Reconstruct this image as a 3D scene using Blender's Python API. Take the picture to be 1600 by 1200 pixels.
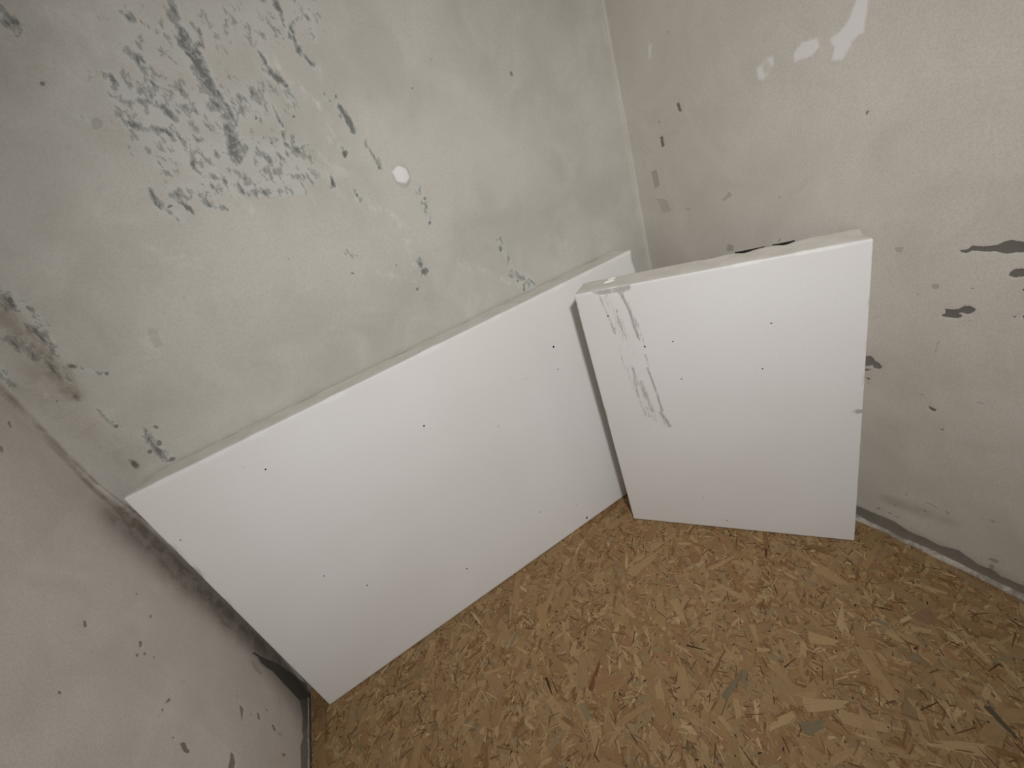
import bpy, math, random
import numpy as np
from mathutils import Matrix, Vector

for _o in list(bpy.data.objects):
    bpy.data.objects.remove(_o)
SC = bpy.context.scene
COL = SC.collection

# ------------------------------------------------------------------ camera
F_PX = 635.154                       # focal length in photograph pixels (1600 x 1200)
CAM = np.array([0.4425, -0.7896, 0.8205])
RW = np.array([[0.839826734064439, -0.4383056816401214, -0.3202798560519327],
               [-0.4643227210289198, -0.27432912439760704, -0.8421092222767438],
               [0.2812391642125224, 0.8559390521230065, -0.43390421934317613]])
cd = bpy.data.cameras.new('camera')
cd.sensor_fit = 'HORIZONTAL'
cd.sensor_width = 36.0
cd.lens = F_PX / 1600.0 * 36.0
cd.clip_start = 0.01
cam = bpy.data.objects.new('camera', cd)
COL.objects.link(cam)
cam.matrix_world = Matrix(((RW[0][0], -RW[1][0], -RW[2][0], CAM[0]),
                           (RW[0][1], -RW[1][1], -RW[2][1], CAM[1]),
                           (RW[0][2], -RW[1][2], -RW[2][2], CAM[2]),
                           (0, 0, 0, 1)))
SC.camera = cam

# ------------------------------------------------------------------ light
world = bpy.data.worlds.new('daylight')
SC.world = world
world.use_nodes = True
_bg = world.node_tree.nodes['Background']
_bg.inputs[0].default_value = (1.0, 0.985, 0.97, 1)
_bg.inputs[1].default_value = 0.245
lamp_d = bpy.data.lights.new('unseen_spot_lamp', 'SPOT')
lamp_d.energy = 31
lamp_d.spot_size = math.radians(108)
lamp_d.spot_blend = 1.0  # unseen lamp placed from the board's shadow; soft cone shaped to imitate lens vignetting
lamp_d.shadow_soft_size = 0.045
lamp_d.color = (1.0, 0.98, 0.965)
lamp = bpy.data.objects.new('unseen_spot_lamp', lamp_d)
COL.objects.link(lamp)
lamp.location = (.49, -1.07, 1.15)
lamp.rotation_euler = (Vector((.73, -.06, .49)) - Vector(lamp.location)).to_track_quat('-Z', 'Y').to_euler()

SC.view_settings.view_transform = 'Standard'
SC.view_settings.look = 'None'
SC.view_settings.exposure = 0.0
SC.view_settings.gamma = 1.0
SC.view_settings.use_curve_mapping = False

# ------------------------------------------------------------------ helpers
W = 1.1443                           # room width (m)
rng = np.random.default_rng(7)
random.seed(7)


def lin(r, g, b):
    f = lambda c: (c / 255 / 12.92) if c / 255 <= 0.04045 else ((c / 255 + 0.055) / 1.055) ** 2.4
    return (f(r), f(g), f(b), 1.0)


def ray(x, y):
    return RW.T @ np.array([(x - 800) / F_PX, (y - 600) / F_PX, 1.0])


def hit(x, y, axis, value):
    d = ray(x, y)
    return CAM + d * ((value - CAM[axis]) / d[axis])


def to_back(x, y):
    p = hit(x, y, 1, 0.0); return (p[0], p[2])


def belly(y, z):
    """the left wall bellies out into the room a little"""
    return 0.021 * np.clip(np.sin(np.pi * np.clip(z / 0.62, 0, 1)), 0, 1) * np.clip((y + 0.40) / 0.15, 0, 1)


def to_left(x, y):
    p = hit(x, y, 0, 0.0)
    for _ in range(4): p = hit(x, y, 0, float(belly(p[1], p[2])))
    return (p[1], p[2])


def to_right(x, y):
    p = hit(x, y, 0, W); return (p[1], p[2])


def put(o, name=None, label=None, cat=None, group=None, kind=None, parent=None):
    if label: o['label'] = label
    if cat: o['category'] = cat
    if group: o['group'] = group
    if kind: o['kind'] = kind
    if parent is not None: o.parent = parent
    return o


def link(name, me, mat=None, parent=None):
    o = bpy.data.objects.new(name, me)
    COL.objects.link(o)
    if mat and not me.materials: me.materials.append(mat)
    if parent is not None: o.parent = parent
    return o


def mesh_np(name, verts, quads, smooth=True):
    me = bpy.data.meshes.new(name)
    verts = np.asarray(verts, np.float32); quads = np.asarray(quads, np.int32)
    me.vertices.add(len(verts)); me.vertices.foreach_set('co', verts.ravel())
    n = len(quads)
    me.loops.add(n * 4); me.loops.foreach_set('vertex_index', quads.ravel())
    me.polygons.add(n)
    me.polygons.foreach_set('loop_start', np.arange(0, n * 4, 4, dtype=np.int32))
    me.polygons.foreach_set('loop_total', np.full(n, 4, np.int32))
    me.polygons.foreach_set('use_smooth', np.full(n, smooth, bool))
    me.update(calc_edges=True)
    me.validate()
    return me


def attr(me, name, arr):
    a = me.attributes.new(name, 'FLOAT', 'POINT')
    a.data.foreach_set('value', np.asarray(arr, np.float32).ravel())


# value noise on a 2-D lattice, vectorised
def vnoise(x, y, seed):
    r = np.random.default_rng(seed).random((64, 64))
    xi = np.floor(x).astype(int); yi = np.floor(y).astype(int)
    fx = x - xi; fy = y - yi
    fx = fx * fx * (3 - 2 * fx); fy = fy * fy * (3 - 2 * fy)
    g = lambda i, j: r[(xi + i) % 64, (yi + j) % 64]
    return (g(0, 0) * (1 - fx) + g(1, 0) * fx) * (1 - fy) + (g(0, 1) * (1 - fx) + g(1, 1) * fx) * fy


def fbm(x, y, seed, octs=4):
    s = 0; a = 0.5; t = 0
    for k in range(octs):
        s = s + a * vnoise(x * 2 ** k + 13.7 * k, y * 2 ** k + 5.1 * k, seed + k); t += a; a *= 0.5
    return s / t


# ------------------------------------------------------------------ shader helpers
class NT:
    def __init__(self, name):
        self.mat = bpy.data.materials.new(name)
        self.mat.use_nodes = True
        self.t = self.mat.node_tree
        self.b = self.t.nodes['Principled BSDF']
        self.b.inputs['Specular IOR Level'].default_value = 0.25

    def n(self, typ, **kw):
        nd = self.t.nodes.new(typ)
        for k, v in kw.items(): setattr(nd, k, v)
        return nd

    def set(self, sock, v):
        if hasattr(v, 'is_output'): self.t.links.new(v, sock)
        else: sock.default_value = v

    def attr(self, name):
        return self.n('ShaderNodeAttribute', attribute_name=name).outputs['Fac']

    def math(self, op, a, b=0.0, c=0.0):
        nd = self.n('ShaderNodeMath', operation=op)
        self.set(nd.inputs[0], a); self.set(nd.inputs[1], b)
        if len(nd.inputs) > 2: self.set(nd.inputs[2], c)
        return nd.outputs[0]

    def step(self, v, lo, hi, a=0.0, b=1.0):
        nd = self.n('ShaderNodeMapRange', interpolation_type='SMOOTHSTEP')
        self.set(nd.inputs[0], v)
        for i, x in enumerate((lo, hi, a, b)): self.set(nd.inputs[1 + i], x)
        return nd.outputs[0]

    def coord(self, scale=(1, 1, 1), offset=(0, 0, 0), source='Object'):
        tc = self.n('ShaderNodeTexCoord').outputs[source]
        m = self.n('ShaderNodeMapping')
        self.t.links.new(tc, m.inputs[0])
        m.inputs['Scale'].default_value = scale
        m.inputs['Location'].default_value = offset
        return m.outputs[0]

    def noise(self, vec, scale, detail=4.0, rough=0.55, dist=0.0):
        nd = self.n('ShaderNodeTexNoise')
        self.set(nd.inputs['Vector'], vec)
        nd.inputs['Scale'].default_value = scale
        nd.inputs['Detail'].default_value = detail
        nd.inputs['Roughness'].default_value = rough
        nd.inputs['Distortion'].default_value = dist
        return nd.outputs['Fac']

    def mix(self, fac, a, b):
        nd = self.n('ShaderNodeMix', data_type='RGBA')
        self.set(nd.inputs[0], fac); self.set(nd.inputs[6], a); self.set(nd.inputs[7], b)
        return nd.outputs[2]

    def bump(self, h, strength, dist, prev=None):
        nd = self.n('ShaderNodeBump')
        nd.inputs['Strength'].default_value = strength
        nd.inputs['Distance'].default_value = dist
        self.set(nd.inputs['Height'], h)
        if prev is not None: self.t.links.new(prev, nd.inputs['Normal'])
        return nd.outputs[0]

    def done(self, col, rough=0.9, normal=None):
        self.set(self.b.inputs['Base Color'], col)
        self.set(self.b.inputs['Roughness'], rough)
        if normal is not None: self.t.links.new(normal, self.b.inputs['Normal'])
        return self.mat


def wall_material(name, tone_a, tone_b, vertical_axis_stretch):
    m = NT(name)
    co = m.coord()
    st = m.coord(scale=vertical_axis_stretch)
    big = m.noise(co, 3.2, 3.0, 0.5, 0.4)
    mid = m.noise(co, 11.0, 5.0, 0.6, 0.8)
    fine = m.noise(co, 420.0, 3.0, 0.7)
    cloud = m.math('ADD', m.math('MULTIPLY', big, 0.6), m.math('MULTIPLY', mid, 0.4))
    col = m.mix(m.step(cloud, 0.36, 0.64), tone_a, tone_b)
    # thin pale skim-coat islands
    skim = m.step(m.noise(m.coord(offset=(3.1, 1.7, 0.4)), 6.0, 6.0, 0.6, 0.6), 0.60, 0.68)
    col = m.mix(m.math('MULTIPLY', skim, 0.34), col, lin(216, 213, 205))
    col = m.mix(m.step(fine, 0.38, 0.66, 0.0, 0.20), col, lin(150, 145, 137))
    edge = m.noise(st, 130.0, 5.0, 0.65, 0.5)
    edge_c = m.math('SUBTRACT', edge, 0.5)
    # brown / grey grime, plus shade painted in beside the long board
    br = m.attr('grime_shade')
    brm = m.math('MULTIPLY', m.step(m.math('ADD', br, m.math('MULTIPLY', m.math('SUBTRACT', mid, 0.5), 0.9)), 0.05, 1.0), 0.80)
    brm = m.math('MULTIPLY', brm, m.step(br, 0.02, 0.15))
    brm = m.math('MULTIPLY', brm, m.step(m.noise(co, 38.0, 5.0, 0.7, 0.6), 0.34, 0.60, 0.45, 1.0))
    col = m.mix(brm, col, lin(124, 110, 93))
    # pale filler
    li = m.attr('filler')
    lm = m.step(m.math('ADD', li, m.math('MULTIPLY', edge_c, 0.5)), 0.32, 0.72)
    col = m.mix(m.math('MULTIPLY', lm, 0.80), col, lin(236, 235, 234))
    # flaking zone: pale grey bed, then grey flakes
    mo = m.attr('flake')
    bed = m.math('MULTIPLY', m.step(mo, 0.08, 0.45), m.step(br, 0.30, 0.05))
    col = m.mix(m.math('MULTIPLY', bed, 0.60), col, lin(192, 195, 190))
    cell = m.noise(st, 74.0, 4.0, 0.62, 0.35)
    cell2 = m.noise(m.coord(scale=vertical_axis_stretch, offset=(7, 3, 5)), 190.0, 3.0, 0.65, 0.3)
    dens = m.math('ADD', m.math('MULTIPLY', cell, 0.62), m.math('MULTIPLY', cell2, 0.38))
    thr = m.math('MULTIPLY_ADD', mo, 0.20, m.math('SUBTRACT', dens, 0.615))
    fl = m.math('MULTIPLY', m.step(thr, -0.035, 0.03), m.step(mo, 0.03, 0.2))
    col = m.mix(m.math('MULTIPLY', fl, 0.56), col, lin(122, 123, 119))
    fl2 = m.math('MULTIPLY', m.step(thr, 0.045, 0.10), m.step(mo, 0.05, 0.25))
    col = m.mix(m.math('MULTIPLY', fl2, 0.60), col, lin(88, 88, 85))
    # bare patches
    da = m.attr('bare'); al = m.attr('bare_alpha')
    dm = m.math('MULTIPLY', m.step(m.math('ADD', da, m.math('MULTIPLY', edge_c, 0.85)), 0.42, 0.58), al)
    col = m.mix(dm, col, lin(104, 101, 95))
    h = m.math('ADD', m.math('MULTIPLY', fine, 0.25), m.math('MULTIPLY', mid, 1.0))
    nb = m.bump(h, 0.10, 0.004)
    hole = m.math('SUBTRACT', m.math('MULTIPLY', lm, 0.5), m.math('ADD', dm, m.math('MULTIPLY', fl, 0.6)))
    nb = m.bump(hole, 0.5, 0.0012, nb)
    return m.done(col, 0.92, nb)


# ------------------------------------------------------------------ wall grids with marks placed on them
class Grid:
    """a wall sheet: s = horizontal coordinate, z = height; fine where it is seen"""
    def __init__(self, s, z, conv):
        self.s = np.asarray(s); self.z = np.asarray(z); self.conv = conv
        shp = (len(self.z), len(self.s))
        self.f = {k: np.zeros(shp) for k in ('bare', 'bare_alpha', 'flake', 'filler', 'grime_shade')}
        self.S, self.Z = np.meshgrid(self.s, self.z)
        self.off = np.zeros(shp)

    def px(self, pts):
        return np.array([self.conv(x, y) for x, y in pts])

    def win(self, a, pad):
        i0, i1 = np.searchsorted(self.s, [a[:, 0].min() - pad, a[:, 0].max() + pad])
        j0, j1 = np.searchsorted(self.z, [a[:, 1].min() - pad, a[:, 1].max() + pad])
        return slice(j0, j1 + 1), slice(i0, i1 + 1)

    def poly(self, pts, field='bare', alpha=0.9, soft=0.0025):
        a = self.px(pts)
        w = self.win(a, soft * 2 + 0.004)
        X = self.S[w]; Y = self.Z[w]
        if X.size == 0: return
        d = np.full(X.shape, 1e9); ins = np.zeros(X.shape, bool)
        for k in range(len(a)):
            p = a[k]; q = a[(k + 1) % len(a)]
            e = q - p
            t = np.clip(((X - p[0]) * e[0] + (Y - p[1]) * e[1]) / max(e @ e, 1e-12), 0, 1)
            d = np.minimum(d, np.hypot(X - p[0] - t * e[0], Y - p[1] - t * e[1]))
            if p[1] != q[1]:
                c = ((p[1] > Y) != (q[1] > Y)) & (X < (q[0] - p[0]) * (Y - p[1]) / (q[1] - p[1]) + p[0])
                ins ^= c
        v = np.clip(0.5 + np.where(ins, d, -d) / (2 * soft), 0, 1)
        if field == 'bare':
            up = v > self.f['bare'][w]
            self.f['bare'][w] = np.maximum(self.f['bare'][w], v)
            # the strength is spread a little wider than the patch so that edges stay crisp
            near = (np.where(ins, -d, d) < soft * 2) & (up | (self.f['bare_alpha'][w] == 0))
            self.f['bare_alpha'][w] = np.where(near, alpha, self.f['bare_alpha'][w])
        else:
            self.f[field][w] = np.maximum(self.f[field][w], v * alpha)

    def stroke(self, pts, width, strength, field, add=False):
        """soft line through photo points, width in photo pixels"""
        a = self.px(pts)
        x, y = pts[0]
        wm = width * np.linalg.norm(np.array(self.conv(x + 1, y)) - np.array(self.conv(x, y)))
        w = self.win(a, wm * 3)
        X = self.S[w]; Y = self.Z[w]
        if X.size == 0: return
        d = np.full(X.shape, 1e9)
        for k in range(max(1, len(a) - 1)):
            p = a[k]; q = a[min(k + 1, len(a) - 1)]; e = q - p
            t = np.clip(((X - p[0]) * e[0] + (Y - p[1]) * e[1]) / max(e @ e, 1e-12), 0, 1)
            d = np.minimum(d, np.hypot(X - p[0] - t * e[0], Y - p[1] - t * e[1]))
        v = np.exp(-(d / wm) ** 2) * strength
        self.f[field][w] = (self.f[field][w] + v) if add else np.maximum(self.f[field][w], v)

    def specks(self, lst, alpha=0.85):
        for (x, y, rx, ry, ang) in lst:
            c, s = math.cos(math.radians(ang)), math.sin(math.radians(ang))
            pts = []
            for k in range(7):
                t = 2 * math.pi * k / 7; r = random.uniform(0.75, 1.2)
                pts.append((x + r * (rx * math.cos(t) * c - ry * math.sin(t) * s), y + r * (rx * math.cos(t) * s + ry * math.sin(t) * c)))
            self.poly(pts, 'bare', alpha, 0.0016)

    def build(self, name, to_world, mat):
        """to_world(S, Z, depth) -> xyz; depth is measured into the wall"""
        nz, ns = self.S.shape
        und = 0.0022 * fbm(self.S * 5 + 3, self.Z * 5 + 9, 11) + 0.0008 * fbm(self.S * 22, self.Z * 22, 31)
        depth = und + 0.0006 * self.f['bare'] * (self.f['bare_alpha'] > 0.5) + self.off
        for c in self.corners:
            r = 0.007; q = np.clip(np.abs(self.S - c), 0, r)
            depth = depth - (r - np.sqrt(r * r - (r - q) ** 2))
        P = to_world(self.S, self.Z, depth).reshape(-1, 3)
        j, i = np.meshgrid(np.arange(nz - 1), np.arange(ns - 1), indexing='ij')
        a = (j * ns + i).ravel()
        q = np.stack([a, a + 1, a + ns + 1, a + ns], 1)
        if self.flip: q = q[:, ::-1]
        me = mesh_np(name, P, q)
        for k, v in self.f.items(): attr(me, k, v)
        o = link(name, me, mat)
        o['kind'] = 'structure'
        return o


def axis(lo, hi, step, before=(), after=()):
    return np.concatenate([np.array(before), np.linspace(lo, hi, int(round((hi - lo) / step)) + 1), np.array(after)])


def zpx(ox, oy, sc, pts):
    return [(ox + x / sc, oy + y / sc) for x, y in pts]


# ---- back wall (the large board stands against it)
gb = Grid(axis(-0.003, W + 0.003, 0.0024), axis(-0.02, 1.30, 0.0024, (), (1.4, 1.6, 1.9, 2.2, 2.4)), to_back)
gb.flip = False; gb.corners = (0.0, W)
FL = 'flake'
for pts, wd, st in [
    ([(215, 60), (330, 40), (470, 20)], 55, 0.30), ([(200, 150), (300, 170), (400, 160)], 50, 0.42),
    ([(240, 230), (340, 240), (460, 240)], 38, 0.42), ([(270, 300), (360, 290), (490, 270)], 22, 0.42),
    ([(170, 120), (200, 190)], 16, 0.55), ([(268, 0), (285, 55)], 12, 0.62), ([(285, 55), (310, 105), (345, 165)], 17, 1.0),
    ([(345, 165), (362, 215), (368, 245)], 15, 0.98), ([(200, 70), (222, 105), (245, 140)], 13, 0.78),
    ([(180, 150), (250, 165)], 14, 0.62), ([(200, 195), (260, 205)], 12, 0.75), ([(190, 20), (205, 30)], 9, 0.85),
    ([(415, 110), (445, 130), (457, 165)], 7, 0.98), ([(405, 80), (425, 115)], 4, 0.8), ([(452, 45), (467, 78)], 6, 0.98),
    ([(430, 0), (445, 40)], 5, 0.75), ([(470, 80), (498, 110)], 4, 0.85), ([(480, 10), (490, 60)], 8, 0.5),
    ([(425, 165), (440, 195), (448, 240)], 4, 0.85), ([(448, 240), (480, 225)], 4, 0.75), ([(500, 240), (508, 250)], 4, 0.7),
    ([(530, 165), (552, 205)], 6, 0.85), ([(532, 228), (540, 240)], 5, 0.85), ([(505, 145), (515, 158)], 3, 0.8),
    ([(570, 220), (595, 262)], 5, 0.62), ([(245, 255), (262, 270)], 8, 0.75), ([(235, 300), (250, 325), (285, 345)], 7, 0.70),
    ([(265, 305), (300, 330)], 5, 0.75), ([(320, 320), (350, 325)], 6, 0.72), ([(400, 255), (440, 275)], 9, 0.68),
    ([(330, 275), (400, 300), (470, 298)], 9, 0.58), ([(300, 255), (330, 290)], 9, 0.62), ([(518, 278), (522, 290)], 5, 0.85),
    ([(555, 300), (562, 312)], 5, 0.62), ([(655, 295), (672, 350)], 6, 0.55), ([(655, 405), (662, 428)], 5, 0.70),
    ([(545, 395), (560, 405)], 6, 0.42), ([(780, 375), (800, 415)], 6, 0.42), ([(805, 430), (830, 445)], 8, 0.62),
    ([(0, 20), (25, 45)], 18, 0.5), ([(118, 180), (150, 195)], 8, 0.42),
    ([(10, 465), (45, 500), (80, 560)], 22, 0.62), ([(60, 500), (120, 625)], 6, 0.62), ([(20, 530), (85, 580)], 16, 0.68),
    ([(40, 480), (60, 495)], 6, 0.7), ([(105, 572), (165, 585)], 4, 0.75), ([(150, 640), (185, 670)], 5, 0.70),
    ([(225, 680), (262, 718)], 11, 0.80), ([(205, 722), (212, 730)], 5, 0.72), ([(0, 575), (22, 610)], 10, 0.62),
]:
    gb.stroke(pts, wd, st, FL)
gb.specks([(800, 115, 2, 6, -15), (675, 92, 1.5, 3, 0), (645, 137, 2, 2, 0), (265, 322, 2.5, 6, 60), (520, 285, 3, 6, 10),
           (459, 181, 2.5, 2.5, 0), (400, 184, 2, 3, 0), (424, 223, 4, 2, 15), (593, 262, 2, 3, 0), (672, 348, 2, 3, 0),
           (665, 423, 6, 5, -40), (652, 452, 4, 2, -40), (620, 414, 2, 1.5, 0), (551, 427, 4, 1.5, 0), (268, 719, 6, 4, -20),
           (234, 707, 5, 3.5, -10), (248, 693, 5, 4, 30), (209, 727, 4, 5, -40), (88, 628, 2.5, 2.5, 0), (166, 584, 4, 2, 10),
           (112, 573, 6, 3, 5), (181, 667, 4, 4, 0), (14, 470, 6, 5, 40), (810, 440, 1.5, 3, 0), (820, 452, 1.5, 4, 0), (832, 440, 1.5, 2, 0),
           (827, 437, 1.2, 2, 0), (450, 405, 1.5, 1.5, 0), (287, 466, 1.5, 1.5, 0), (65, 130, 5, 4, 20), (243, 668, 4, 2.5, 20),
           (525, 150, 2, 3, 0), (697, 200, 2, 1, 0), (664, 310, 2, 3, 0), (558, 305, 2, 3, 0), (540, 240, 4, 6, 10)], 0.72)
gb.poly([(230, 512), (244, 515), (254, 540), (243, 545), (232, 530)], 'bare', 0.16, 0.004)
gb.poly([(140, 188), (150, 182), (161, 190), (158, 200), (145, 202)], 'bare', 0.25, 0.004)
gb.stroke([(0, 500), (60, 580), (160, 700), (250, 760)], 45, 0.42, 'grime_shade')
gb.stroke([(-20, 585), (102, 708), (200, 805)], 6, 0.9, 'grime_shade')
gb.stroke([(200, 800), (330, 920), (480, 1075)], 22, 1.0, 'grime_shade')  # dirt mixed with painted shade in the strip beside the long board
gb.stroke([(-30, 460), (45, 535), (112, 618)], 30, 0.72, 'grime_shade')
gb.stroke([(60, 610), (150, 690), (235, 725)], 48, 0.42, 'grime_shade')
gb.stroke([(105, 575), (122, 620)], 9, 0.7, 'grime_shade')
gb.stroke([(60, 60), (20, 120)], 60, 0.25, 'grime_shade')
gb.stroke([(420, 90), (500, 170), (520, 220)], 26, 0.40, 'filler')
gb.stroke([(395, 330), (330, 260)], 20, 0.40, 'filler')
gb.stroke([(560, 310), (620, 340), (655, 430)], 22, 0.40, 'filler')
gb.stroke([(590, 425), (650, 440)], 14, 0.40, 'filler')
gb.stroke([(720, 410), (800, 440)], 16, 0.40, 'filler')
gb.stroke([(800, 440), (835, 455)], 12, 0.40, 'filler')
gb.poly([(612, 268), (622, 259), (635, 264), (641, 277), (634, 287), (620, 284)], 'filler', 1.0, 0.003)
# raised plaster blister by the flaking zone
_c = to_back(627, 273)
_r2 = ((gb.S - _c[0]) / 0.015) ** 2 + ((gb.Z - _c[1]) / 0.020) ** 2
gb.off -= 0.0055 * np.clip(1 - _r2, 0, 1) ** 0.5
# dip worn into the corner
mat_back = wall_material('plaster_back', lin(184, 181, 172), lin(200, 197, 189), (1, 1, 0.55))
wall_back = gb.build('wall_back', lambda S, Z, D: np.stack([S, D, Z], -1), mat_back)

# ---- right wall
gr = Grid(axis(-0.80, 0.003, 0.0024, (-1.05, -0.95, -0.87)), axis(-0.02, 1.20, 0.0024, (), (1.3, 1.5, 1.9, 2.4)), to_right)
gr.flip = True; gr.corners = (0.0,)
Z1 = lambda pts: zpx(1320, 350, 3.529, pts)
Z2 = lambda pts: zpx(800, 0, 2.0, pts)
for pts, al in [
    ([(622, 150), (645, 145), (675, 145), (690, 122), (770, 130), (840, 118), (875, 97), (930, 93), (975, 100), (990, 125), (1010, 140), (980, 160), (875, 165), (830, 155), (770, 155), (700, 150), (665, 165), (635, 162)], .92),
    ([(900, 280), (935, 250), (975, 250), (1010, 262), (1010, 290), (935, 297), (905, 290)], .92),
    ([(975, 360), (1005, 352), (1005, 377), (980, 372)], .85),
    ([(527, 508), (550, 495), (548, 470), (600, 475), (630, 470), (650, 455), (690, 455), (718, 475), (700, 495), (670, 500), (645, 490), (615, 495), (645, 510), (620, 522), (580, 522), (545, 515)], .92),
    ([(920, 513), (942, 510), (938, 525)], .8), ([(972, 510), (1005, 498), (1005, 527), (978, 522)], .9),
    ([(100, 730), (140, 730), (160, 755), (185, 770), (207, 795), (185, 802), (155, 797), (150, 780), (125, 785), (100, 790)], .85),
    ([(100, 800), (150, 802), (120, 814), (100, 812)], .8),
    ([(450, 1003), (470, 1010), (502, 1026), (492, 1037), (465, 1025)], .9), ([(513, 1129), (542, 1134), (528, 1142)], .8),
    ([(683, 355), (714, 356), (690, 363)], .75), ([(270, 135), (318, 130), (310, 163), (280, 160)], .28),
    ([(472, 335), (515, 335), (512, 360), (480, 360)], .35), ([(670, 530), (697, 530), (690, 548)], .3),
    ([(513, 620), (518, 650), (503, 710), (494, 708), (500, 670)], .32), ([(388, 390), (406, 387), (397, 404)], .4),
    ([(112, 848), (140, 855), (122, 864)], .75), ([(118, 873), (135, 877), (125, 884)], .7), ([(410, 938), (432, 940), (420, 948)], .3),
]:
    gr.poly(Z1(pts), 'bare', al, 0.0026)
for pts, al in [
    ([(509, 321), (519, 323), (529, 352), (519, 349)], .85), ([(459, 430), (468, 427), (475, 457), (466, 461)], .85),
    ([(432, 537), (450, 530), (459, 580), (445, 592)], .35), ([(453, 380), (459, 380), (458, 390)], .6),
    ([(652, 627), (680, 598), (686, 612), (662, 629)], .30), ([(450, 620), (480, 625), (495, 660), (470, 668)], .22),
    ([(1102, 349), (1111, 351), (1106, 360)], .8), ([(988, 555), (1008, 541), (1003, 549)], .3),
    ([(672, 765), (690, 766), (690, 785), (670, 786)], .38), ([(825, 750), (838, 745), (835, 765)], .3), ([(830, 612), (838, 616), (833, 621)], .5),
    ([(540, 652), (556, 650), (550, 660)], .25), ([(480, 100), (492, 95), (490, 108)], .3),
]:
    gr.poly(Z2(pts), 'bare', al, 0.0045)
for pts, al in [
    ([(985, 130), (1040, 80), (1075, -10), (1112, -10), (1100, 60), (1096, 100), (1060, 130), (1030, 190), (995, 190), (1002, 150)], 1.0),
    ([(765, 250), (760, 215), (790, 178), (815, 170), (818, 197), (800, 240), (780, 258)], .9),
    ([(875, 170), (905, 132), (950, 120), (960, 147), (930, 180), (880, 195)], .95), ([(420, 130), (440, 130), (435, 185), (422, 190)], .62),
    ([(1002, 210), (1022, 208), (1015, 222)], .7),
]:
    gr.poly(Z2(pts), 'filler', al, 0.006)
_c = gr.px(Z2([(791, 210)]))[0]
gr.f['filler'] *= 1 - 0.6 * np.exp(-(((gr.S - _c[0]) / 0.008) ** 2 + ((gr.Z - _c[1]) / 0.014) ** 2))
# scratches and small scabs low on the wall
gr.specks([(1415, 774, 4, 1.2, 25), (1455, 790, 20, .8, 29), (1398, 790, 3, 1.5, 10), (1444, 799, 4, 1.2, 20), (1550, 815, 7, 1.3, 38),
           (1480, 802, 6, 1.5, 40), (1390, 803, 5, 1, 25), (1552, 877, 8, 3, 25), (1350, 640, 1.5, 1, 0), (1452, 637, 2, 1, 0), (1372, 795, 4, 1.5, 20),
           (1400, 808, 5, 1.2, 20), (1548, 886, 5, 4, 10), (1535, 575, 10, .8, 40), (1350, 590, 1.5, 1, 0), (1530, 630, 8, .8, 15)], 0.45)
# bare render along the foot of the wall
FOOT = [(1320, 785), (1342, 793), (1365, 803), (1395, 815), (1420, 832), (1445, 842), (1470, 855), (1495, 860), (1512, 872), (1525, 882), (1545, 890),
        (1553, 893), (1560, 900), (1580, 909), (1610, 922)]
gr.poly(FOOT + [(1640, 960), (1500, 900), (1330, 815)], 'bare', 0.72, 0.003)
gr.stroke([(1345, 800), (1600, 920)], 14, 0.55, 'grime_shade')
gr.stroke([(1385, 780), (1480, 815)], 14, 0.42, 'grime_shade')
mat_right = wall_material('plaster_right', lin(204, 198, 188), lin(216, 211, 202), (1, 1, 0.8))
wall_right = gr.build('wall_right', lambda S, Z, D: np.stack([W + D, S, Z], -1), mat_right)

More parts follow.
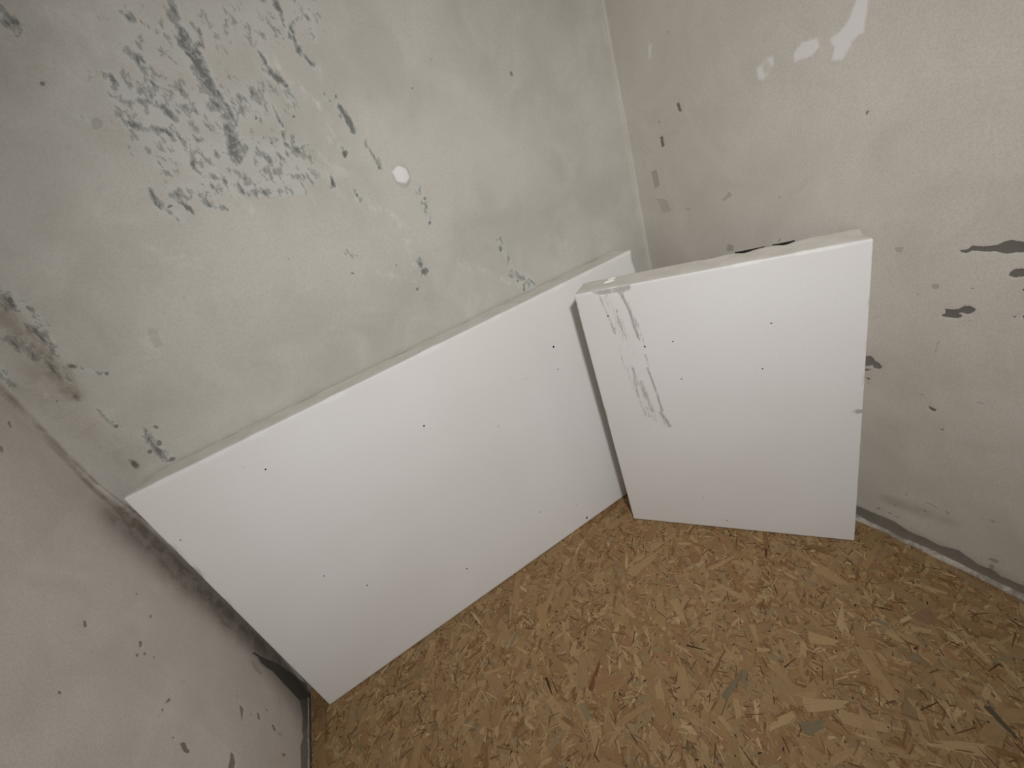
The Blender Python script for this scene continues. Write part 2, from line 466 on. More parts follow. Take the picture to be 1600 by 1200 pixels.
# ---- left wall
gl = Grid(axis(-0.46, 0.003, 0.0024, (-1.05, -0.9, -0.7, -0.55)), axis(-0.02, 0.86, 0.0024, (), (1.0, 1.3, 1.7, 2.4)), to_left)
gl.flip = False; gl.corners = (0.0,)
Z3 = lambda pts: zpx(0, 900, 3.3333, pts)
Z4 = lambda pts: zpx(370, 970, 5.218, pts)
gl.poly(Z4([(125, 252), (160, 250), (215, 288), (330, 338), (460, 425), (570, 530), (640, 600), (640, 640), (520, 645), (480, 602), (380, 492), (300, 402), (250, 372), (205, 330), (180, 285)]), 'bare', 0.95, 0.0025)
gl.poly(Z4([(120, 310), (150, 320), (215, 420), (205, 440), (140, 380)]), 'bare', 0.28, 0.003)
for pts, al in [
    ([(440, 230), (464, 227), (458, 246), (462, 262), (444, 266)], .8), ([(788, 202), (800, 200), (796, 216)], .7), ([(733, 335), (749, 335), (743, 370), (734, 366)], .75),
    ([(714, 406), (736, 390), (726, 419)], .7), ([(752, 397), (774, 388), (766, 410)], .75), ([(803, 413), (820, 418), (808, 424)], .8),
    ([(303, 600), (325, 593), (332, 610), (312, 614)], .75), ([(866, 656), (896, 626), (899, 642), (876, 660)], .75), ([(850, 684), (864, 690), (859, 712)], .75),
    ([(572, 738), (582, 742), (575, 759)], .75), ([(944, 860), (976, 862), (986, 893), (1003, 905), (990, 918), (964, 906), (955, 885)], .8),
    ([(902, 830), (920, 833), (908, 847)], .75), ([(793, 908), (804, 888), (801, 900)], .6), ([(1253, 668), (1274, 685), (1270, 735), (1277, 772), (1262, 722)], .7),
    ([(1346, 708), (1356, 710), (1362, 741), (1350, 744)], .7), ([(1388, 680), (1405, 698), (1395, 700)], .75), ([(1418, 768), (1431, 773), (1447, 806), (1432, 800)], .75),
    ([(1473, 920), (1496, 920), (1492, 936), (1478, 934)], .6), ([(1209, 915), (1222, 918), (1232, 968), (1222, 1010), (1193, 1010), (1205, 960)], .75),
    ([(1088, 464), (1099, 467), (1092, 474)], .6), ([(710, 88), (722, 86), (718, 95)], .5), ([(1230, 612), (1248, 618), (1243, 632)], .35),
    ([(1445, 805), (1475, 818), (1465, 835)], .3), ([(1455, 640), (1460, 655), (1452, 652)], .3), ([(545, 990), (560, 994), (552, 1004)], .7),
    ([(1000, 742), (1010, 745), (1004, 757)], .55), ([(795, 512), (806, 515), (800, 524)], .4), ([(1305, 715), (1318, 712), (1315, 725)], .5),
    ([(1150, 205), (1215, 270), (1205, 280), (1160, 235)], .25), ([(835, 715), (845, 710), (838, 735)], .5), ([(960, 540), (970, 545), (962, 553)], .4),
]:
    gl.poly(Z3(pts), 'bare', al, 0.0018)
gl.specks([(18, 660, 3, 5, 0), (5, 700, 4, 7, -15), (20, 665, 3, 2, 0), (150, 680, 2, 1, 0), (90, 790, 2, 2, 0), (238, 962, 3, 3, 0), (216, 927, 2, 2, 0)], 0.55)
gl.stroke([(190, 800), (260, 870), (340, 945), (440, 1040)], 36, 0.72, 'grime_shade')  # soft brown band: dirt plus painted shade and floor bounce along the board
gl.stroke([(195, 800), (320, 925), (475, 1080)], 16, 1.0, 'grime_shade')  # darker next to the board: dirt and painted gap shade together
gl.stroke([(-25, 585), (105, 716), (195, 805)], 8, 0.8, 'grime_shade')
gl.stroke([(430, 1000), (480, 1100)], 24, 0.45, 'grime_shade')
gl.poly([(470, 1092), (474, 1120), (473, 1140), (475, 1150), (471, 1165), (472, 1210), (500, 1210), (500, 1080)], 'bare', 0.75, 0.002)
gl.off -= belly(gl.S, gl.Z)
mat_left = wall_material('plaster_left', lin(200, 194, 187), lin(214, 209, 203), (1, 1, 0.7))
wall_left = gl.build('wall_left', lambda S, Z, D: np.stack([-D, S, Z], -1), mat_left)

# ceiling, above the frame
mc = NT('ceiling_paint'); mc.done(lin(205, 202, 196), 0.9)
cme = mesh_np('ceiling', [(-0.01, -1.05, 2.4), (W + 0.01, -1.05, 2.4), (W + 0.01, 0.01, 2.4), (-0.01, 0.01, 2.4),
                          (-0.01, -1.05, 2.5), (W + 0.01, -1.05, 2.5), (W + 0.01, 0.01, 2.5), (-0.01, 0.01, 2.5)],
              [(3, 2, 1, 0), (4, 5, 6, 7), (0, 1, 5, 4), (1, 2, 6, 5), (2, 3, 7, 6), (3, 0, 4, 7)], False)
link('ceiling', cme, mc.mat)['kind'] = 'structure'

# ------------------------------------------------------------------ floor: strand board with real strands
ms = NT('subfloor_dust'); ms.done(lin(70, 60, 50), 0.95)
sme = mesh_np('subfloor', [(-2.5, -4, -0.03), (3.5, -4, -0.03), (3.5, 0.01, -0.03), (-2.5, 0.01, -0.03),
                           (-2.5, -4, -0.0195), (3.5, -4, -0.0195), (3.5, 0.01, -0.0195), (-2.5, 0.01, -0.0195)],
              [(3, 2, 1, 0), (4, 5, 6, 7), (0, 1, 5, 4), (1, 2, 6, 5), (2, 3, 7, 6), (3, 0, 4, 7)], False)
link('floor_base', sme, ms.mat)['kind'] = 'structure'

mf = NT('strand_board_core')
co = mf.coord(scale=(1, 1, 1))
c1 = mf.noise(co, 45.0, 6.0, 0.7, 2.0); c2 = mf.noise(co, 170.0, 4.0, 0.7, 1.0)
cc = mf.mix(mf.step(c1, 0.35, 0.65), lin(122, 92, 56), lin(176, 144, 99))
cc = mf.mix(mf.step(c2, 0.55, 0.75, 0, 0.5), cc, lin(96, 68, 38))
mf.done(cc, 0.75, mf.bump(c1, 0.3, 0.001))
FX0, FX1, FY0, FY1 = 0.005, W - 0.003, -2.6, -0.004
floor = link('floor', mesh_np('floor', [(FX0, FY0, -0.019), (FX1, FY0, -0.019), (FX1, FY1, -0.019), (FX0, FY1, -0.019),
                                        (FX0, FY0, -0.0016), (FX1, FY0, -0.0016), (FX1, FY1, -0.0016), (FX0, FY1, -0.0016)],
                              [(3, 2, 1, 0), (4, 5, 6, 7), (0, 1, 5, 4), (1, 2, 6, 5), (2, 3, 7, 6), (3, 0, 4, 7)], False), mf.mat)
floor['kind'] = 'structure'

mw = NT('wood_strand')
sc_ = mw.n('ShaderNodeAttribute', attribute_name='tint').outputs['Color']
sv = mw.n('ShaderNodeAttribute', attribute_name='grain_uv').outputs['Vector']
mp = mw.n('ShaderNodeMapping'); mw.t.links.new(sv, mp.inputs[0]); mp.inputs['Scale'].default_value = (45, 520, 40)
g1 = mw.noise(mp.outputs[0], 1.0, 4.0, 0.65, 0.6)
ob = mw.coord()
g2 = mw.noise(ob, 150.0, 5.0, 0.72, 1.0)
g3 = mw.noise(ob, 420.0, 3.0, 0.6, 0.5)
dk = mw.n('ShaderNodeHueSaturation'); mw.t.links.new(sc_, dk.inputs['Color']); dk.inputs['Value'].default_value = 0.70; dk.inputs['Saturation'].default_value = 1.08
lt = mw.n('ShaderNodeHueSaturation'); mw.t.links.new(sc_, lt.inputs['Color']); lt.inputs['Value'].default_value = 1.22; lt.inputs['Saturation'].default_value = 0.92
wc = mw.mix(mw.step(g1, 0.52, 0.72, 0, 0.55), sc_, dk.outputs[0])
wc = mw.mix(mw.step(g1, 0.46, 0.30, 0, 0.55), wc, lt.outputs[0])
wc = mw.mix(mw.step(g2, 0.54, 0.68, 0, 0.55), wc, dk.outputs[0])
wc = mw.mix(mw.step(g3, 0.60, 0.72, 0, 0.40), wc, lin(84, 58, 30))
mw.done(wc, 0.62, mw.bump(mw.math('ADD', g1, g2), 0.35, 0.0008))
mw.b.inputs['Specular IOR Level'].default_value = 0.35

PAL = [((156, 128, 90), 12), ((165, 138, 99), 6), ((148, 119, 81), 12), ((138, 107, 70), 7), ((144, 108, 76), 3), ((176, 150, 112), 2),
       ((146, 123, 90), 5), ((124, 93, 58), 3), ((132, 116, 88), 1)]
PALC = np.array([lin(*c)[:3] for c, _ in PAL]); PALW = np.array([w for _, w in PAL], float); PALW /= PALW.sum()


def outline(r, jag):
    """ragged strip outline, unit length and width, eight corners"""
    j = lambda a: r.uniform(-a, a)
    return np.array([(-.5 + j(jag) * .5, -.42 + j(.08)), (-.1 + j(.15), -.5 + j(.05)), (.42 + j(.05), -.46 + j(.1)), (.5 + j(jag) * .4, -.1 + j(.25)),
                     (.46 + j(jag) * .5, .44 + j(.08)), (.05 + j(.15), .5 + j(.05)), (-.44 + j(.06), .46 + j(.08)), (-.5 + j(jag) * .4, .05 + j(.25))])


def strand_arrays(specs):
    """specs: list of (x, y, ztop, length, width, angle, rgb, jag) -> one prism each"""
    V = []; T = []; G = []; faces = []
    base = 0
    r = random.Random(5)
    for (x, y, z, L, Wd, a, rgb, jag, th) in specs:
        o = outline(r, jag); o[:, 1] *= 1 + r.uniform(-.45, .45) * o[:, 0] * 2
        c, s = math.cos(a), math.sin(a)
        px = o[:, 0] * L; py = o[:, 1] * Wd
        X = x + px * c - py * s; Y = y + px * s + py * c
        tilt = r.uniform(-0.00012, 0.00012)
        zt = z + o[:, 0] * tilt
        V.append(np.stack([X, Y, zt], 1)); V.append(np.stack([X, Y, zt - th], 1))
        g = np.stack([px, py, np.full(8, r.random())], 1); G.append(g); G.append(g)
        T.append(np.tile(np.append(rgb, 1.0), (16, 1)))
        faces.append(tuple(range(base, base + 8)))
        for k in range(8):
            k2 = (k + 1) % 8
            faces.append((base + k2, base + k, base + 8 + k, base + 8 + k2))
        base += 16
    return np.concatenate(V), faces, np.concatenate(T), np.concatenate(G)


def strand_mesh(name, specs):
    V, Fc, T, G = strand_arrays(specs)
    me = bpy.data.meshes.new(name)
    me.from_pydata(V.tolist(), [], Fc)
    a = me.attributes.new('tint', 'FLOAT_COLOR', 'POINT'); a.data.foreach_set('color', T.astype(np.float32).ravel())
    a = me.attributes.new('grain_uv', 'FLOAT_VECTOR', 'POINT'); a.data.foreach_set('vector', G.astype(np.float32).ravel())
    me.materials.append(mw.mat)
    me.update()
    return me


def tint():
    c = PALC[rng.choice(len(PALC), p=PALW)] * rng.uniform(0.90, 1.10)
    return np.clip(c, 0, 1)


big, small = [], []
NS = 28000
for k in range(NS):
    L = float(np.clip(rng.lognormal(math.log(0.019), 0.62), 0.006, 0.095))
    wd = float(np.clip(L * rng.uniform(0.10, 0.38), 0.002, 0.019))
    y = -1.15 + 1.15 * rng.random() if k < NS * 0.93 else -2.5 + 1.4 * rng.random()
    x = rng.uniform(FX0 + 0.004, FX1 - 0.004)
    ang = rng.normal(0.9, 0.9)
    # stay inside the panel
    ex = abs(math.cos(ang)) * L / 2 + abs(math.sin(ang)) * wd / 2; ey = abs(math.sin(ang)) * L / 2 + abs(math.cos(ang)) * wd / 2
    x = min(max(x, FX0 + ex + .001), FX1 - ex - .001); y = min(y, FY1 - ey - .001)
    z = -0.0001 - 0.0014 * rng.random()
    small.append([x, y, z, L, wd, ang, tint(), 0.60, 0.0004])


def in_view(x, y):
    q = RW @ (np.array([x, y, 0.0]) - CAM)
    if q[2] < 0.05: return False
    u, v = 800 + F_PX * q[0] / q[2], 600 + F_PX * q[1] / q[2]
    if not (0 < u < 1600 and 0 < v < 1200): return False
    return y < -0.09 and not (y > -0.15 - (x - 0.83) * 1.30 and x > 0.83)


cand = [i for i, s in enumerate(small) if s[2] > -0.0009 and in_view(s[0], s[1])]
cand.sort(key=lambda i: -small[i][3] * small[i][4])
chosen = set(cand[:300])
big = [small[i] for i in cand[:300]]
small = [s for i, s in enumerate(small) if i not in chosen]
for b_ in big: b_[6] = 0.45 * b_[6] + 0.55 * PALC[[0, 2, 3][rng.integers(3)]]
for k in range(9000):                # small broken flakes pressed between the long ones
    L = rng.uniform(0.004, 0.013); wd = L * rng.uniform(0.2, 0.5)
    small.append([rng.uniform(0.02, W - 0.02), -1.0 * rng.random() - 0.016, -0.00006 - 0.0007 * rng.random(), L, wd, rng.uniform(0, 3.1), tint(), 0.6, 0.0003])
# slivers and specks of bark
for k in range(3600):
    L = rng.uniform(0.004, 0.030); wd = rng.uniform(0.0007, 0.0019)
    c = lin(*[(98, 68, 38), (74, 50, 28), (116, 84, 50), (184, 158, 116)][rng.choice(4, p=[.36, .10, .34, .20])])[:3]
    y = -1.0 * rng.random() - 0.02
    small.append([rng.uniform(0.03, W - 0.03), y, -0.00008 - 0.0003 * rng.random(), L, wd, rng.normal(0.9, 1.0), np.array(c), 0.3, 0.0003])
for k in range(420):
    L = rng.uniform(0.002, 0.006); wd = rng.uniform(0.0012, 0.0022)
    small.append([rng.uniform(0.03, W - 0.03), -1.0 * rng.random() - 0.02, -0.00005, L, wd, rng.uniform(0, 3.1), np.array(lin(44, 30, 20)[:3]), 0.3, 0.0003])
# the few strands that stand out in the photograph: (pixel ends, width mm, colour)
for (x0, y0, x1, y1, wmm, c) in [(1130, 1092, 1160, 1050, 9, (118, 106, 80)), (1540, 1102, 1592, 1157, 7, (84, 74, 56)), (853, 1058, 862, 1084, 4, (62, 38, 18)),
                                 (1253, 1140, 1288, 1130, 14, (122, 108, 82)), (1072, 1008, 1100, 1015, 3, (70, 44, 20)), (1197, 857, 1197, 872, 4, (74, 46, 20)),
                                 (1052, 935, 1070, 975, 16, (164, 136, 96)), (1275, 885, 1322, 915, 20, (162, 133, 94)), (845, 945, 850, 985, 22, (158, 128, 86)),
                                 (1262, 995, 1310, 1005, 18, (168, 140, 100)), (1255, 1102, 1325, 1100, 17, (170, 142, 104)), (930, 1072, 975, 1060, 26, (146, 112, 76)),
                                 (922, 1080, 938, 1032, 8, (112, 72, 38)), (1385, 985, 1412, 1005, 12, (166, 139, 100)), (1435, 955, 1460, 975, 30, (134, 102, 74)),
                                 (1108, 890, 1150, 868, 9, (164, 135, 94))]:
    a = hit(x0, y0, 2, 0.0); b = hit(x1, y1, 2, 0.0); d = b - a
    big.append([(a[0] + b[0]) / 2, (a[1] + b[1]) / 2, -0.00003, float(np.linalg.norm(d)), wmm / 1000, math.atan2(d[1], d[0]), np.array(lin(*c)[:3]), 0.3, 0.0004])
big = big[-16:] + big[:284]
for sp in big:
    loc = sp[:3]
    me = strand_mesh('wood_strand', [[0, 0, 0] + sp[3:]])
    o = link('wood_strand', me, None, floor)
    o.location = loc
st_o = link('wood_strands', strand_mesh('wood_strands', small), None, floor)
st_o['kind'] = 'stuff'

# ------------------------------------------------------------------ mortar ridge at the foot of the right wall
mm = NT('mortar')
co = mm.coord()
mn = mm.noise(co, 60.0, 6.0, 0.65, 0.8)
mm.done(mm.mix(mm.step(mn, 0.35, 0.65), lin(150, 141, 130), lin(200, 192, 180)), 0.95, mm.bump(mn, 0.5, 0.003))


def ridge(name, parent, axis_from, axis_to, place, size, seed, n=160):
    ks = np.linspace(axis_from, axis_to, n)
    m = 7
    t = np.linspace(0, math.pi / 2, m)
    V = []
    for i, s in enumerate(ks):
        w = size * (0.45 + 1.1 * fbm(np.array([s * 16.0]), np.array([seed * 1.0]), seed)[0])
        h = size * 0.95 * (0.15 + 1.5 * fbm(np.array([s * 30.0]), np.array([seed + 3.0]), seed)[0])
        for tt in t:
            k = 1 + 0.25 * (fbm(np.array([s * 60.0]), np.array([tt * 3]), seed + 5)[0] - .5)
            V.append(place(s, w * math.cos(tt) * k, h * math.sin(tt) * k))
    q = [(i * m + j, i * m + j + 1, (i + 1) * m + j + 1, (i + 1) * m + j) for i in range(n - 1) for j in range(m - 1)]
    me = mesh_np(name, V, q)
    return link(name, me, mm.mat, parent)


ridge('mortar_ridge', wall_right, -0.80, -0.02, lambda s, w, h: (W + 0.002 - w, s, -0.001 + h), 0.0075, 3)
ridge('mortar_ridge', wall_left, -0.42, -0.02, lambda s, w, h: (-0.002 + w * 0.35, s, -0.004 + h * 0.8), 0.006, 9)

# ------------------------------------------------------------------ the two white boards
def board_axis(L, step, r):
    e = np.array([0, r * .3, r * .65, r])
    mid = np.linspace(r, L - r, max(2, int(round((L - 2 * r) / step)) + 1))
    return np.concatenate([e[:-1], mid, L - e[:-1][::-1]])


def board(name, Lx, Ty, Hz, step, mat, seed, edit=None, parent=None):
    r = 0.0022
    xs, ys, zs = board_axis(Lx, step, r), board_axis(Ty, 0.006, r), board_axis(Hz, step, r)
    P = []; Q = []; base = 0

    def face(a, b, fn, flip):
        nonlocal base
        A, B = np.meshgrid(a, b)
        P.append(fn(A, B).reshape(-1, 3))
        nb, na = A.shape
        j, i = np.meshgrid(np.arange(nb - 1), np.arange(na - 1), indexing='ij')
        k = (j * na + i).ravel() + base
        q = np.stack([k, k + 1, k + na + 1, k + na], 1)
        Q.append(q[:, ::-1] if flip else q)
        base += nb * na
    S = lambda *a: np.stack(np.broadcast_arrays(*a), -1).astype(float)
    face(xs, zs, lambda A, B: S(A, 0.0, B), False)
    face(xs, zs, lambda A, B: S(A, Ty, B), True)
    face(xs, ys, lambda A, B: S(A, B, 0.0), True)
    face(xs, ys, lambda A, B: S(A, B, Hz), False)
    face(ys, zs, lambda A, B: S(0.0, A, B), True)
    face(ys, zs, lambda A, B: S(Lx, A, B), False)
    P = np.concatenate(P); Q = np.concatenate(Q)
    key = np.round(P * 1e6).astype(np.int64)
    _, first, inv = np.unique(key, axis=0, return_index=True, return_inverse=True)
    P = P[first]; Q = inv.ravel()[Q]
    raw = P.copy()
    # rounded, slightly worn arrises
    dim = np.array([Lx, Ty, Hz])
    inner = np.clip(P, r, dim - r)
    d = P - inner
    n = np.linalg.norm(d, axis=1, keepdims=True)
    P = np.where(n > 0, inner + d / np.maximum(n, 1e-12) * r, P)
    edge = ((np.abs(d) > 1e-9).sum(1) >= 2)
    wear = fbm(raw[:, 0] * 40 + raw[:, 1] * 31, raw[:, 2] * 40 + 7, seed)
    cen = dim / 2
    k = np.where(edge, np.clip(wear - 0.55, 0, 1) * 0.004 * (raw[:, 2] > dim[2] * 0.5), 0.0)
    P = P + np.sign(cen - raw) * (np.abs(d) > 1e-9) * k[:, None]
    if edit: P = edit(raw, P, dim)
    me = mesh_np(name, P, Q)
    o = link(name, me, mat, parent)
    return o, me, raw


def board_material(name, scuffs):
    m = NT(name)
    co = m.coord()
    n1 = m.noise(co, 2.4, 3.0, 0.5); n2 = m.noise(co, 520.0, 3.0, 0.7); n3 = m.noise(co, 30.0, 4.0, 0.6)
    col = m.mix(m.step(n1, 0.35, 0.65), lin(233, 231, 228), lin(238, 237, 236))
    col = m.mix(m.step(n2, 0.50, 0.75, 0, 0.32), col, lin(196, 192, 186))
    top = m.attr('cut')
    col = m.mix(m.math('MULTIPLY', top, m.step(n3, 0.3, 0.7, 0.35, 0.75)), col, lin(206, 199, 186))
    if scuffs:
        sf = m.attr('scuff')
        streak = m.noise(m.coord(scale=(1, 1, 0.10)), 210.0, 5.0, 0.7, 0.4)
        grit = m.noise(m.coord(scale=(1, 1, 0.4)), 330.0, 4.0, 0.7, 0.5)
        v = m.math('ADD', m.math('MULTIPLY', streak, 0.55), m.math('MULTIPLY', grit, 0.45))
        k = m.step(m.math('MULTIPLY_ADD', sf, 0.42, m.math('SUBTRACT', v, 0.66)), -0.06, 0.16)
        k = m.math('MULTIPLY', k, m.step(sf, 0.03, 0.3))
        col = m.mix(m.math('MULTIPLY', k, 0.52), col, lin(112, 102, 94))
    nb = m.bump(n2, 0.22, 0.0008)
    return m.done(col, 0.72, nb)


def frame(o, u, nrm, v):
    u, nrm, v = [np.array(a) / np.linalg.norm(a) for a in (u, nrm, v)]
    return Matrix(((u[0], nrm[0], v[0], o[0]), (u[1], nrm[1], v[1], o[1]), (u[2], nrm[2], v[2], o[2]), (0, 0, 0, 1)))


def local_on(M, x, y, depth=0.0):
    """photo pixel -> point of the board's front face, in the board's own axes"""
    Mi = np.array(M.inverted())
    c = Mi @ np.append(CAM, 1); d = Mi[:3, :3] @ ray(x, y)
    t = (depth - c[1]) / d[1]
    return c[:3] + t * d


mspeck = NT('dark_speck_and_gap_shade'); mspeck.done(lin(38, 34, 32), 0.9)
mgrey = NT('grey_smudge'); mgrey.done(lin(150, 146, 142), 0.9)


def speck(parent, M, x, y, rpx, seed, stretch=1.0, ang=0.0, mat=None):
    p = local_on(M, x, y); q = local_on(M, x + 1, y)
    r = 0.82 * rpx * float(np.linalg.norm(q - p))
    rr = random.Random(seed)
    n = 9
    V = [(0, -0.0005, 0)]
    for ring, dep in ((0.7, -0.0004), (1.0, 0.0004)):
        for k in range(n):
            t = 2 * math.pi * k / n; s = r * ring * rr.uniform(.8, 1.15)
            a, b = s * math.cos(t) * stretch, s * math.sin(t)
            V.append((a * math.cos(ang) - b * math.sin(ang), dep, a * math.sin(ang) + b * math.cos(ang)))
    Fc = [(0, 1 + k, 1 + (k + 1) % n) for k in range(n)] + [(1 + k, 1 + n + k, 1 + n + (k + 1) % n, 1 + (k + 1) % n) for k in range(n)]
    me = bpy.data.meshes.new('speck'); me.from_pydata(V, [], Fc); me.update()
    o = link('speck', me, mat or mspeck.mat, parent)
    o.location = (p[0], 0.0, p[2])
    return o


# large board, standing along the back wall
aA = 0.0161
MA = frame((0.0463, -0.0735, 0.0012), (1, 0, 0), (0, math.cos(aA), -math.sin(aA)), (0, math.sin(aA), math.cos(aA)))
LA, TA, HA = 1.0, 0.0611, 0.5976


def edit_a(raw, P, dim):
    # knocked-off left rear top corner
    d = np.sqrt((raw[:, 0] / 0.030) ** 2 + ((dim[1] - raw[:, 1]) / 0.045) ** 2 + ((dim[2] - raw[:, 2]) / 0.020) ** 2)
    k = np.clip(1 - d, 0, 1)
    P[:, 2] -= k * 0.012; P[:, 0] += k * 0.012
    # small dent in the right end of the top
    d = np.hypot((raw[:, 0] - (dim[0] - 0.020)) / 0.007, (raw[:, 1] - 0.038) / 0.009)
    P[:, 2] -= np.where(raw[:, 2] > dim[2] - 1e-6, np.clip(1 - d, 0, 1) * 0.004, 0)
    return P


boardA, meA, rawA = board('insulation_board', LA, TA, HA, 0.006, board_material('white_board_large', False), 3, edit_a)
attr(meA, 'cut', np.where((rawA[:, 1] > 0.003), 1.0, 0.0))
boardA.matrix_world = MA
put(boardA, label='long white insulation board standing on edge along the stained back wall', cat='board', group='white insulation boards')
for i, (x, y, r, s, a) in enumerate([(865, 542, 2.2, 1, 0), (872, 577, 1.3, 1, 0), (822, 592, .9, 1, 0), (662.5, 665.5, 2.0, 1.3, 1), (779, 666, 1.2, 1, 0), (415, 733.5, 2.2, 1.3, .8),
                                     (282, 844, 1.6, 1, .8), (506, 900, 1.5, 1, 0), (573.5, 914.5, 1.6, 1, 0), (729.5, 888.5, 1.5, 1, 0), (917, 809, 1.6, 1.7, 1.0), (844, 800, 1.2, 1, 0),
                                     (901, 788, .9, 1, 0), (380, 730, 1.2, 1, 0)]):
    speck(boardA, MA, x, y, r, 100 + i, s, a, mgrey.mat if r < 1.25 else None)

# shorter board, leaning across the corner in front of it
yB, aB = -0.9148, 0.0079
oB = np.array([0.8264, -0.1472, 0.0007])
uB = np.array([math.cos(yB), math.sin(yB), 0]); bB = np.array([-math.sin(yB), math.cos(yB), 0])
MB = frame(oB, uB, math.cos(aB) * bB - np.array([0, 0, math.sin(aB)]), math.sin(aB) * bB + np.array([0, 0, math.cos(aB)]))
LB, TB, HB = 0.4279, 0.0665, 0.5927


def top_local(x, y):
    Mi = np.array(MB.inverted()); c = Mi @ np.append(CAM, 1); d = Mi[:3, :3] @ ray(x, y)
    return c[:3] + d * ((HB - c[2]) / d[2])


def edit_b(raw, P, dim):
    top = raw[:, 2] > dim[2] - 0.004
    # right rear top corner crumbled
    d = np.sqrt(((dim[0] - raw[:, 0]) / 0.016) ** 2 + ((raw[:, 1] - 0.045) / 0.035) ** 2 + ((dim[2] - raw[:, 2]) / 0.030) ** 2)
    k = np.clip(1 - d, 0, 1)
    P[:, 0] -= k * 0.003; P[:, 2] -= k * 0.003
    # two bites out of the rear top arris
    for cx, wx, dp in ((top_local(1164, 389)[0], 0.013, 0.003), (top_local(1226, 377)[0], 0.010, 0.003)):
        k = np.exp(-((raw[:, 0] - cx) / wx) ** 2) * np.clip((raw[:, 1] - dim[1] + 0.016) / 0.016, 0, 1) * np.clip(1 - (dim[2] - raw[:, 2]) / 0.02, 0, 1)
        P[:, 2] -= k * dp; P[:, 1] -= k * 0.002
    # pressed-in front arris where the scuff starts
    a = local_on(MB, 928, 457)[0]; b = local_on(MB, 985, 444)[0]
    k = np.clip((raw[:, 0] - a) / 0.006, 0, 1) * np.clip((b - raw[:, 0]) / 0.006, 0, 1)
    k = k * np.clip(1 - raw[:, 1] / 0.012, 0, 1) * np.clip(1 - (dim[2] - raw[:, 2]) / 0.014, 0, 1) * (0.6 + 0.8 * fbm(raw[:, 0] * 90, raw[:, 2] * 90, 5))
    P[:, 1] += k * 0.0018; P[:, 2] -= k * 0.0016
    return P


boardB, meB, rawB = board('insulation_board', LB, TB, HB, 0.0024, board_material('white_board_short', True), 8, edit_b)
attr(meB, 'cut', np.where((rawB[:, 1] > 0.003), 1.0, 0.0))
sc = np.zeros(len(rawB))
ZB = lambda pts: zpx(900, 420, 4.444, pts)
for pts, wpx, st in [
    ([(115, 155), (240, 133), (355, 110)], 2.2, 1.3), ([(150, 165), (260, 152), (355, 132)], 4.5, .80), ([(290, 150), (350, 128)], 6.0, .9), ([(160, 190), (225, 330), (270, 450)], 2.2, .62),
    ([(280, 290), (335, 465)], 1.8, .75), ([(310, 165), (370, 290), (405, 400), (440, 490)], 2.6, .95), ([(360, 240), (420, 400)], 4.0, .5),
    ([(430, 380), (480, 540)], 1.6, .5), ([(395, 690), (432, 885)], 2.2, .68), ([(495, 690), (560, 860), (598, 985)], 2.0, .92), ([(450, 790), (530, 990)], 5.0, .60),
    ([(590, 1000), (650, 1090)], 4.0, .78), ([(300, 540), (340, 710)], 1.8, .45), ([(480, 600), (510, 690)], 2.5, .45), ([(210, 200), (330, 470)], 13.0, .36),
    ([(380, 690), (490, 1000), (620, 1080)], 14.0, .34), ([(330, 480), (470, 700)], 12.0, .22)]:
    a = np.array([local_on(MB, x, y)[[0, 2]] for x, y in ZB(pts)])
    wm = wpx * 0.00125
    X, Z = rawB[:, 0], rawB[:, 2]
    dd = np.full(len(X), 1e9)
    for k in range(len(a) - 1):
        p, q = a[k], a[k + 1]; e = q - p
        t = np.clip(((X - p[0]) * e[0] + (Z - p[1]) * e[1]) / (e @ e), 0, 1)
        dd = np.minimum(dd, np.hypot(X - p[0] - t * e[0], Z - p[1] - t * e[1]))
    sc = np.maximum(sc, np.exp(-(dd / wm) ** 2) * st)
a = local_on(MB, 1341, 643)
sc = np.maximum(sc, 1.1 * np.exp(-(((rawB[:, 0] - a[0]) / 0.008) ** 2 + ((rawB[:, 2] - a[2]) / 0.0045) ** 2)))
attr(meB, 'scuff', np.where(rawB[:, 1] < 0.0019, sc, 0.0))
boardB.matrix_world = MB
put(boardB, label='shorter white insulation board with dark scuff streaks, standing across the right corner', cat='board', group='white insulation boards')
for i, (x, y, r, s, a) in enumerate([(950, 493.5, 2.0, 1, 0), (1007.5, 541.8, 2.2, 1, 0), (1051.5, 533.5, 1.5, 1.6, 0), (1065, 592, 1.5, 1, 0), (1191.5, 576, 2.0, 1, 0), (1136, 813, 1.5, 1, 0),
                                     (1098.5, 777, 1.3, 1, 0), (1205, 505, 2.5, 1.3, 0)]):
    speck(boardB, MB, x, y, r, 200 + i, s, a, mgrey.mat if i in (6, 7) else None)

# torn white crumb on the top of the short board
mch = NT('fresh_foam'); cn = mch.noise(mch.coord(), 300.0, 3.0); mch.done(mch.mix(cn, lin(240, 240, 234), lin(250, 250, 246)), 0.8, mch.bump(cn, .4, .001))


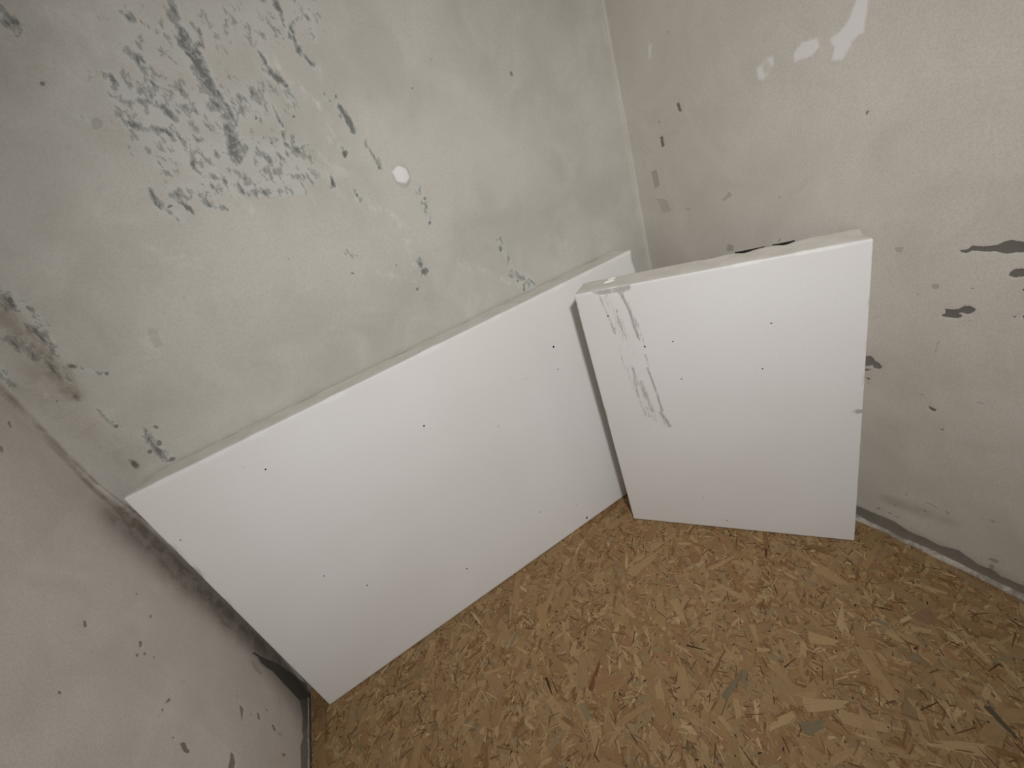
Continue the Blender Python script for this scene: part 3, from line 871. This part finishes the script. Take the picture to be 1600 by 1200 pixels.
def crumb(x, y, z, rx, ry, rz, rot, seed):
    rr = random.Random(seed)
    V = []; n = 10; rings = 5
    for i in range(rings + 1):
        ph = math.pi / 2 * i / rings
        for k in range(n):
            t = 2 * math.pi * k / n; s = rr.uniform(.82, 1.15)
            V.append((rx * math.cos(ph) * math.cos(t) * s, ry * math.cos(ph) * math.sin(t) * s, rz * math.sin(ph) * rr.uniform(.8, 1.1)))
    Fc = [(i * n + k, i * n + (k + 1) % n, (i + 1) * n + (k + 1) % n, (i + 1) * n + k) for i in range(rings) for k in range(n)]
    me = mesh_np('foam_crumb', V, Fc)
    o = link('foam_crumb', me, mch.mat, boardB)
    o.location = (x, y, z); o.rotation_euler = (0, 0, rot)
    return o


p = top_local(951, 440)
c1_ = crumb(p[0], min(max(p[1], .012), TB - .012), HB - 0.001, 0.013, 0.006, 0.0035, 0.3, 1); c1_['label'] = 'bright white torn foam on the top edge'
p = top_local(957, 433)
crumb(p[0], min(max(p[1], .02), TB - .008), HB - 0.001, 0.010, 0.005, 0.003, 0.4, 2)


# dark strips added as shade of the gaps behind the short board's top edge
def gap_shade(x0, y0, x1, y1, seed):
    a = top_local(x0, y0); b = top_local(x1, y1)
    xa, xb = a[0], b[0]
    n = 14; V = []
    rr = random.Random(seed)
    for i in range(n + 1):
        t = i / n; w = 0.0020 * math.sin(math.pi * min(max(t, .02), .98)) ** 0.7 * rr.uniform(.75, 1.15)
        x = xa + (xb - xa) * t; yb = TB + 0.0006
        V += [(x, yb, HB - 0.004), (x, yb, HB - 0.0002), (x, yb - w * 0.6, HB + 0.0005), (x, yb - w, HB - 0.0012)]
    Q = [(i * 4 + j, i * 4 + (j + 1) % 4, (i + 1) * 4 + (j + 1) % 4, (i + 1) * 4 + j) for i in range(n) for j in range(4)]
    o = link('gap_shade_strip', mesh_np('gap_shade_strip', V, Q), mspeck.mat, boardB)  # dark solid strip in place of a shaded gap
    return o


gap_shade(1148, 392, 1194, 384, 1)
gap_shade(1206, 381, 1241, 374, 2)
